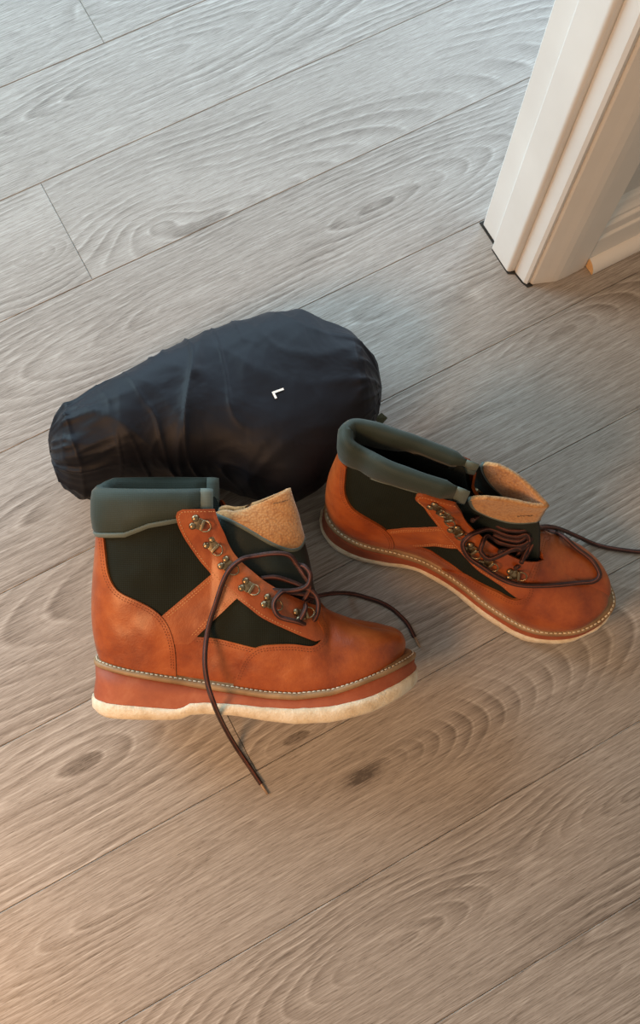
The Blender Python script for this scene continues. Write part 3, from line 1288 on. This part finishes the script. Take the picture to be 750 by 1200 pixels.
def lace(root, pts, name='lace', r=.0025, aglet=0):
    P = catmull([tuple(p) for p in pts], 10)
    V, Fc = tube_data(P, r, 10)
    o = mesh_obj(name, V, Fc, M['lace'], root)
    # one paler rib woven along the lace
    rb = []
    up = None
    for i in range(len(P)):
        p = Vector(P[i])
        t_ = (Vector(P[min(i + 1, len(P) - 1)]) - Vector(P[max(i - 1, 0)])).normalized()
        v = (CAM_L - p).normalized() if CAM_L is not None else Vector((0, 0, 1))
        s_ = t_.cross(v)
        s_ = s_.normalized() if s_.length > 1e-6 else Vector((1, 0, 0))
        up = s_.cross(t_).normalized()
        tw = .35 * math.sin(i * .06)
        rb.append(p + (up * math.cos(tw) + s_ * math.sin(tw)) * (r * .86))
    V, Fc = tube_data(rb, r * .26, 6)
    mesh_obj('lace_rib', V, Fc, M['lace_stripe'], o)
    for e in ([0] if aglet in (1, 3) else []) + ([1] if aglet in (2, 3) else []):
        a, b = (Vector(P[0]), Vector(P[2])) if e == 0 else (Vector(P[-1]), Vector(P[-3]))
        d = (a - b).normalized()
        V, Fc = tube_data([a - d * .003, a, a + d * .006, a + d * .0125], .0019, 8, True, lambda q: 1 - .35 * q)
        mesh_obj('aglet', V, Fc, M['aglet'], o)
    return o


CAM_L = None


def place(root, yaw, roll, origin):
    root.matrix_world = Matrix.Translation(origin) @ Matrix.Rotation(math.radians(yaw), 4, 'Z') @ Matrix.Rotation(math.radians(-roll), 4, 'X')
    root.rotation_mode = 'XYZ'
    return root.matrix_world.copy()


def tree_of(objs):
    V, Fc = [], []
    for o in objs:
        k = len(V)
        V += [v.co.copy() for v in o.data.vertices]
        Fc += [tuple(i + k for i in f.vertices) for f in o.data.polygons]
    return BVHTree.FromPolygons(V, Fc)


def lace_pts(Mw, tree, px, default_y=None):
    """(pixel x, pixel y, lift[, mode]) -> boot-local points lying on the boot or, with mode 'f', on the floor at that height,
    with mode 'y' on the boot-local plane y = lift"""
    inv = Mw.inverted()
    out = []
    o = inv @ CAM
    for q in px:
        x, y, l = q[:3]
        mode = q[3] if len(q) > 3 else 's'
        if mode == 'f':
            out.append(inv @ at(x, y, l))
            continue
        d = (inv.to_3x3() @ ray(x, y)).normalized()
        if mode == 'y':
            out.append(o + d * ((l - o.y) / d.y))
            continue
        if mode == 'z':
            out.append(o + d * ((l - o.z) / d.z))
            continue
        h = tree.ray_cast(o, d)
        if h[0] is None:
            out.append(inv @ at(x, y, .003))
        else:
            n = h[1] if h[1].dot(d) < 0 else -h[1]
            out.append(h[0] + n * l - d * l * .3)
    return out


# ---- first boot: right boot lying on its inner side, collar against the bag
ROLL1 = 68
m1 = Matrix.Rotation(math.radians(-ROLL1), 3, 'X')
O1 = at(108, 838, .051) + m1 @ Vector((0, 0, .006))
boot1, U1, face1 = make_boot((OUT_LAT, OUT_MED), 0.0, (1.4, 1.4), 3.0, lambda p, f: (0.0, .005 * min(1, max(0, p[1] / .02)) * min(1, max(0, (p[0] - .012) / .01))),
                             'tan and green laced boot lying on its side in front of the black bag')
MW1 = place(boot1, 0, ROLL1, O1)
g1, t1 = tongue(boot1, U1, 0, dict(seed=2.0, exp=.62, flare=-.1, brk=3, sagb=.014,
                fold=[(.236, .100), (.2285, .128), (.2230, .155), (.2170, .178), (.2100, .204), (.2030, .229)],
                rear=[(.150, .100, .024), (.135, .140, .027), (.128, .170, .027), (.130, .205, .024), (.147, .2062, .020), (.158, .2070, .016)]))

# ---- second boot: left boot standing upright
O2 = at(376, 601, 0.004)
O2.z = 0.0


def col2(p, f):
    # soft cuff: pinched behind the heel, caved in on the far side
    x, y, z = p
    dz, ox = 0, 0
    if y < 0:
        g = math.exp(-((x - .035) / .012) ** 2)
        dz -= .005 * g
        ox -= .003 * g
    else:
        k = min(1, y / .008)
        dz -= k * (.002 + .005 * min(1, x / .11))
    return ox, dz


boot2, U2, face2 = make_boot((OUT_MED, OUT_LAT), 0.013, (.68, .46), 9.0, col2,
                             'tan and green laced boot standing upright nearest the door frame', .010)
MW2 = place(boot2, -21.2, 3.0, O2)
g2, t2 = tongue(boot2, U2, .013, dict(seed=5.0, vee=1.25, flare=0, brk=3, farup=.002, farx=.006, yc=.011, sagb=.020,
                fold=[(.236, .100), (.2285, .126), (.2210, .145), (.2145, .163), (.2135, .182), (.2140, .200)],
                rear=[(.150, .100, .020), (.138, .140, .021), (.136, .170, .020), (.144, .196, .019), (.150, .204, .018), (.157, .209, .017)]))

HOOKS = [(.1150, .1990, -.35), (.1290, .1770, -.75), (.1420, .1580, -.65), (.1610, .1365, -.55), (.1830, .1210, -.45), (.2130, .1055, .35)]
for root, U in ((boot1, U1), (boot2, U2)):
    for k, (x, z, a) in enumerate(HOOKS):
        lf = .0028 + (0.0075 * min(1, max(0, (z - .178) / .022)))
        for sd_ in (-1, 1):
            hook(root, U, x, z, sd_, a, lf, sc=1.28)

bpy.context.view_layer.update()
CAM_L = MW1.inverted() @ CAM
tr1 = tree_of([c for c in boot1.children if c.name.split('.')[0] in ('vamp', 'eyelet_facing', 'fabric_upper', 'side_band', 'side_strap', 'midsole', 'felt_sole', 'welt', 'gusset', 'heel_counter')])
a1 = lace_pts(MW1, tr1, [(306, 919, .0022, 'f'), (292, 898, .0022, 'f'), (277, 876, .006, 'f'), (263, 852, .050, 'f'), (252, 828, -.062, 'y'), (243, 800, -.064, 'y'), (240, 770, -.062, 'y'), (245, 735, .005), (255, 705, .005), (262, 682, .006), (269, 667, .007),
                         (280, 658, .006), (296, 652, -.036, 'y'), (322, 648.5, -.034, 'y'), (339, 651, -.030, 'y'), (348, 662, -.028, 'y'), (356, 674, -.030, 'y'), (363, 686, -.030, 'y'), (358, 700, -.026, 'y'), (345, 712, -.020, 'y')])
lace(boot1, a1, aglet=1)
a2 = lace_pts(MW1, tr1, [(300, 677, -.030, 'y'), (303, 683, -.036, 'y'), (313, 689.5, -.038, 'y'), (331, 692.5, -.038, 'y'), (350, 691, -.036, 'y'), (361, 685, -.035, 'y'), (363.5, 673, -.034, 'y'), (357, 664, -.030, 'y'), (350, 662, -.022, 'y')])
lace(boot1, a2)
a3 = lace_pts(MW1, tr1, [(306, 678, -.034, 'y'), (322, 676.4, -.031, 'y'), (339, 681, -.027, 'y'), (356, 688, -.028, 'y'), (367, 694, -.030, 'y'), (373, 706, -.034, 'y'), (370.5, 722, -.036, 'y'), (361, 732, -.038, 'y'), (347, 729, .004), (328, 724, .005), (320, 716, .006), (319, 706, .006), (326, 697, .006), (333, 695, -.030, 'y'), (357, 697, -.024, 'y'), (368, 700, -.015, 'y')])
lace(boot1, a3)
a4 = lace_pts(MW1, tr1, [(348, 712, -.02, 'y'), (357, 704, -.015, 'y'), (373, 698.5, .055, 'f'), (386, 696, .035, 'f'), (400, 695, .010, 'f'), (415, 696.5, .0022, 'f'), (430, 700.5, .0022, 'f'), (446, 706, .0022, 'f'), (460, 714, .0022, 'f'), (470, 723, .0022, 'f'), (478, 732, .0022, 'f'), (486, 747, .0022, 'f')])
lace(boot1, a4, aglet=2)
a5 = lace_pts(MW1, tr1, [(351, 727, .003), (354, 717, .006), (358, 706, -.022, 'y'), (366, 700, -.010, 'y'), (362, 712, -.014, 'y'), (366, 718, -.02, 'y')])
lace(boot1, a5)



def stamp(root, Mw, tg, x0, y0, x1, y1, seed):
    '''faint unreadable stamp line printed on the tan flap'''
    inv = Mw.inverted()
    tr = tree_of([tg])
    o = inv @ CAM
    mb = MB()
    rr = random.Random(seed)
    n = 16
    for i in range(n):
        a = i / n
        w = rr.uniform(.25, .8) / n
        h = rr.uniform(.5, 1.3)
        yy = rr.uniform(-.4, .4)
        q = []
        for u, v in ((a, -h), (a + w, -h), (a + w, h), (a, h)):
            px, py = x0 + (x1 - x0) * u, y0 + (y1 - y0) * u + v * .7 + yy
            d = (inv.to_3x3() @ ray(px, py)).normalized()
            hit = tr.ray_cast(o, d)
            if hit[0] is None:
                break
            q.append(hit[0] - d * .0006)
        if len(q) == 4:
            mb.add(q, [(0, 1, 2, 3)])
    if mb.F:
        mb.build('faint_stamp', M['stamp'], tg)


stamp(boot1, MW1, t1, 320, 590.5, 338, 586.0, 3)
stamp(boot2, MW2, t2, 606, 605.0, 626, 604.5, 5)
CAM_L = MW2.inverted() @ CAM
tr2 = tree_of([c for c in boot2.children if c.name.split('.')[0] in ('vamp', 'eyelet_facing', 'fabric_upper', 'side_band', 'side_strap', 'gusset')])
Z = 'z'
b1 = lace_pts(MW2, tr2, [(604, 648, .004), (619, 637, .128, Z), (617, 627, .142, Z), (606, 629, .140, Z), (592.8, 627, .140, Z), (574, 620, .142, Z), (558, 615, .010), (547, 621, .009), (543.4, 632, .007), (549.5, 648, .005), (565, 660, .005), (586, 674, .005), (607, 682.5, .004), (630, 685.5, .003), (652, 685.5, .003), (676, 684, .003),
                         (694, 682, .003), (701, 675.5, .003), (698, 666, .003), (690, 656, .003), (673, 643.5, .003), (655, 630, .004), (642, 622, .008), (632, 618, .125, Z), (626, 622, .132, Z)])
lace(boot2, b1)
b2 = lace_pts(MW2, tr2, [(622, 622, .135, Z), (622, 632, .133, Z), (607, 640, .133, Z), (586, 636, .135, Z), (571, 628, .137, Z), (562, 632, .008), (563, 642.5, .006), (574, 650, .006), (596, 650.5, .008), (611, 644, .125, Z), (623, 632, .128, Z), (627, 622, .130, Z)])
lace(boot2, b2)
b3 = lace_pts(MW2, tr2, [(603, 663, .004), (612, 653, .006), (622, 641, .122, Z), (627, 629, .128, Z), (624, 620, .140, Z), (608, 622, .146, Z), (592, 620, .146, Z), (576, 612, .148, Z), (563, 605, .152, Z), (555, 601, .008)])
lace(boot2, b3)
b5 = lace_pts(MW2, tr2, [(583, 643, .006), (590, 645, .134, Z), (603, 644, .131, Z), (616, 637, .130, Z), (625, 626, .132, Z), (624, 621, .138, Z), (610, 633, .139, Z), (594, 632, .139, Z), (578, 626, .140, Z)])
lace(boot2, b5)
b4 = lace_pts(MW2, tr2, [(608, 656, .006), (616, 646, .122, Z), (624, 632, .124, Z), (630, 620, .126, Z), (637, 617, .100, 'f'), (648, 618, .075, 'f'), (660, 621.5, .045, 'f'), (679.5, 630, .010, 'f'), (695, 637, .0024, 'f'), (711, 641.5, .0024, 'f'), (733, 645, .0024, 'f'), (752, 646.5, .0024, 'f'), (775, 644, .0024, 'f'), (800, 636, .0024, 'f')])
lace(boot2, b4, aglet=2)

# ------------------------------------------------------------------ black bag
bag = empty('stuff_sack', 'black nylon stuff sack packed full behind the boots', 'bag')
ZB = .070
up_edge = [(58, 512), (74, 490), (113, 464), (146, 446), (174, 431), (208, 413), (236, 400), (264, 387), (292, 379), (320, 372), (353, 371), (376, 382), (404, 395), (430, 416), (443, 433)]
lo_edge = [(62, 540), (70, 562), (86, 574), (108, 576), (150, 566), (200, 562), (250, 566), (300, 580), (335, 588), (362, 576), (388, 556), (412, 535), (436, 505), (446, 470)]
ue = np.array([at(x, y, ZB)[:2] for x, y in up_edge])
le = np.array([at(x, y, ZB)[:2] for x, y in lo_edge])
ue = catmull(ue, 8)
le = catmull(le, 8)


def resample(p, n):
    d = np.r_[0, np.cumsum(np.linalg.norm(np.diff(p, axis=0), axis=1))]
    k = np.linspace(0, d[-1], n)
    return np.c_[np.interp(k, d, p[:, 0]), np.interp(k, d, p[:, 1])]


NS, NR = 230, 150
ue, le = resample(ue, NS), resample(le, NS)
BP = np.zeros((NS, NR, 3))
for i in range(NS):
    s = i / (NS - 1)
    c = (ue[i] + le[i]) / 2
    h = (ue[i] - le[i]) / 2
    hw = np.linalg.norm(h)
    e = Vector((h[0], h[1], 0)).normalized()
    endf = min(1, (min(s, 1 - s) / .10 + .02)) ** .42
    top = interp(s, [0, .1, .25, .42, .55, .72, .88, 1], [.105, .130, .142, .142, .140, .140, .138, .112])
    rise = .006 + (1 - endf) * .035
    for k in range(NR):
        a = 2 * math.pi * k / NR
        ca, sa = math.cos(a), math.sin(a)
        q = .80
        u = math.copysign(abs(ca) ** q, ca)
        w = math.copysign(abs(sa) ** (.72 if sa < 0 else .92), sa)
        zz = ZB + (top - ZB) * w * endf if sa > 0 else ZB + (ZB - rise) * w
        p = Vector((c[0], c[1], 0)) + e * hw * u * (1 if sa > -0.2 else (1 - .12 * (-sa - .2)))
        BP[i, k] = (p.x, p.y, max(zz, .0015))
# rounded closing at both ends, wrinkles
axis = Vector((at(440, 440, ZB) - at(62, 530, ZB))).normalized()
perp = Vector((-axis.y, axis.x, 0))


def ridge_n(v):
    return 1 - abs(noise.noise(v)) * 2


for i in range(NS):
    s = i / (NS - 1)
    for k in range(NR):
        p = Vector(BP[i, k])
        a = p.dot(axis)
        b = p.dot(perp)
        c0 = Vector(((ue[i] + le[i])[0] / 2, (ue[i] + le[i])[1] / 2, ZB))
        n = (p - c0)
        n = n.normalized() if n.length > 1e-6 else Vector((0, 0, 1))
        if p.z < .004:
            continue
        ends = max(math.exp(-((s - .0) / .16) ** 2), math.exp(-((s - 1) / .10) ** 2))
        mid = math.exp(-((s - .42) / .12) ** 2)
        ang = 2 * math.pi * k / NR
        # gathers running along the bag near the ends
        g = ridge_n(Vector((ang * 3.6, s * 3.2, 1.5))) ** 2 * .010 * ends + ridge_n(Vector((ang * 8, s * 6, 4))) ** 2 * .003 * ends * (1 if s > .5 else .4)
        # folds across at the slack places
        warp = noise.noise(Vector((a * 7, b * 7, p.z * 7))) * .9
        f1 = ridge_n(Vector((a * 17 - b * 7 + warp, b * 5, p.z * 5 + 3))) ** 3 * .0035 * (.15 + mid)
        f2 = ridge_n(Vector((a * 9 + b * 16 + warp * 1.4, a * 3, p.z * 7 + 9))) ** 4 * .0028 * (.4 + .6 * abs(noise.noise(Vector((a * 5, b * 5, 7)))) * 2)
        big = noise.noise(Vector((a * 8 + 3, b * 8, p.z * 8))) * .003
        cr = ridge_n(Vector((a * 34 + b * 9 + warp * 2, b * 10, p.z * 12))) ** 7 * .0030 * (.15 + ends + mid)
        cr += ridge_n(Vector((a * 12 - b * 40 + warp * 3, b * 6 + 5, p.z * 9))) ** 9 * .0026 * (.25 + .6 * ends)
        big += cr
        small = noise.noise(Vector((a * 40, b * 40, p.z * 40))) * .0010
        p = p + n * (g + f1 + f2 + big + small - .006 * ends - .002)
        BP[i, k] = (p.x, p.y, max(p.z, .0012))
V = [tuple(p) for r in BP for p in r]
Fc = []
for i in range(NS - 1):
    for k in range(NR):
        Fc.append((i * NR + k, i * NR + (k + 1) % NR, (i + 1) * NR + (k + 1) % NR, (i + 1) * NR + k))
for i0, sgn in ((0, -1), (NS - 1, 1)):
    c = np.mean(BP[i0], 0) + np.array([axis.x, axis.y, 0]) * .004 * sgn
    V.append(tuple(c))
    ci = len(V) - 1
    for k in range(NR):
        Fc.append((i0 * NR + k, i0 * NR + (k + 1) % NR, ci))
sack = recalc(mesh_obj('sack_body', V, Fc, M['bag'], bag))
tb = tree_of([sack])


def on_bag(px, py, lift=.0008):
    h = tb.ray_cast(CAM, ray(px, py))
    if h[0] is None:
        return at(px, py, .08)
    n = h[1] if h[1].dot(ray(px, py)) < 0 else -h[1]
    return h[0] + n * lift


# the printed size letter : an L in two strokes
def stroke(a, b, w0, w1):
    a, b = Vector(a), Vector(b)
    L = b - a
    nrm = Vector((-L.y, L.x)).normalized()
    V, Fc = [], []
    n = 8
    for i in range(n + 1):
        c = a + L * (i / n)
        for s_ in (-.5, 0, .5):
            q = c + nrm * s_ * (w0 + (w1 - w0) * i / n)
            V.append(on_bag(q.x, q.y, .0010))
    for i in range(n):
        for j in range(2):
            Fc.append((i * 3 + j, i * 3 + j + 1, (i + 1) * 3 + j + 1, (i + 1) * 3 + j))
    return V, Fc


mb = MB()
mb.add(*stroke((319.6, 459.2), (323.6, 467.2), 2.6, 2.6))
mb.add(*stroke((320.2, 460.3), (332.4, 456.0), 2.6, 2.4))
lt = mb.build('size_letter', M['print'], bag)
# olive webbing tab at the end of the sack
c = [at(440, 490, .022), at(447, 484, .020), at(454, 490, .014), at(444, 501, .012)]
V = [p + Vector((0, 0, h)) for h in (.0012, -.0012) for p in c]
tab = recalc(mesh_obj('webbing_tab', V, [(0, 1, 2, 3), (7, 6, 5, 4), (0, 4, 5, 1), (1, 5, 6, 2), (2, 6, 7, 3), (3, 7, 4, 0)], M['olive'], bag, False))
# seam down the sack side
mb = MB()
P = [on_bag(x, y, .0004) for x, y in [(96, 470), (100, 495), (108, 520), (118, 545), (124, 568)]]
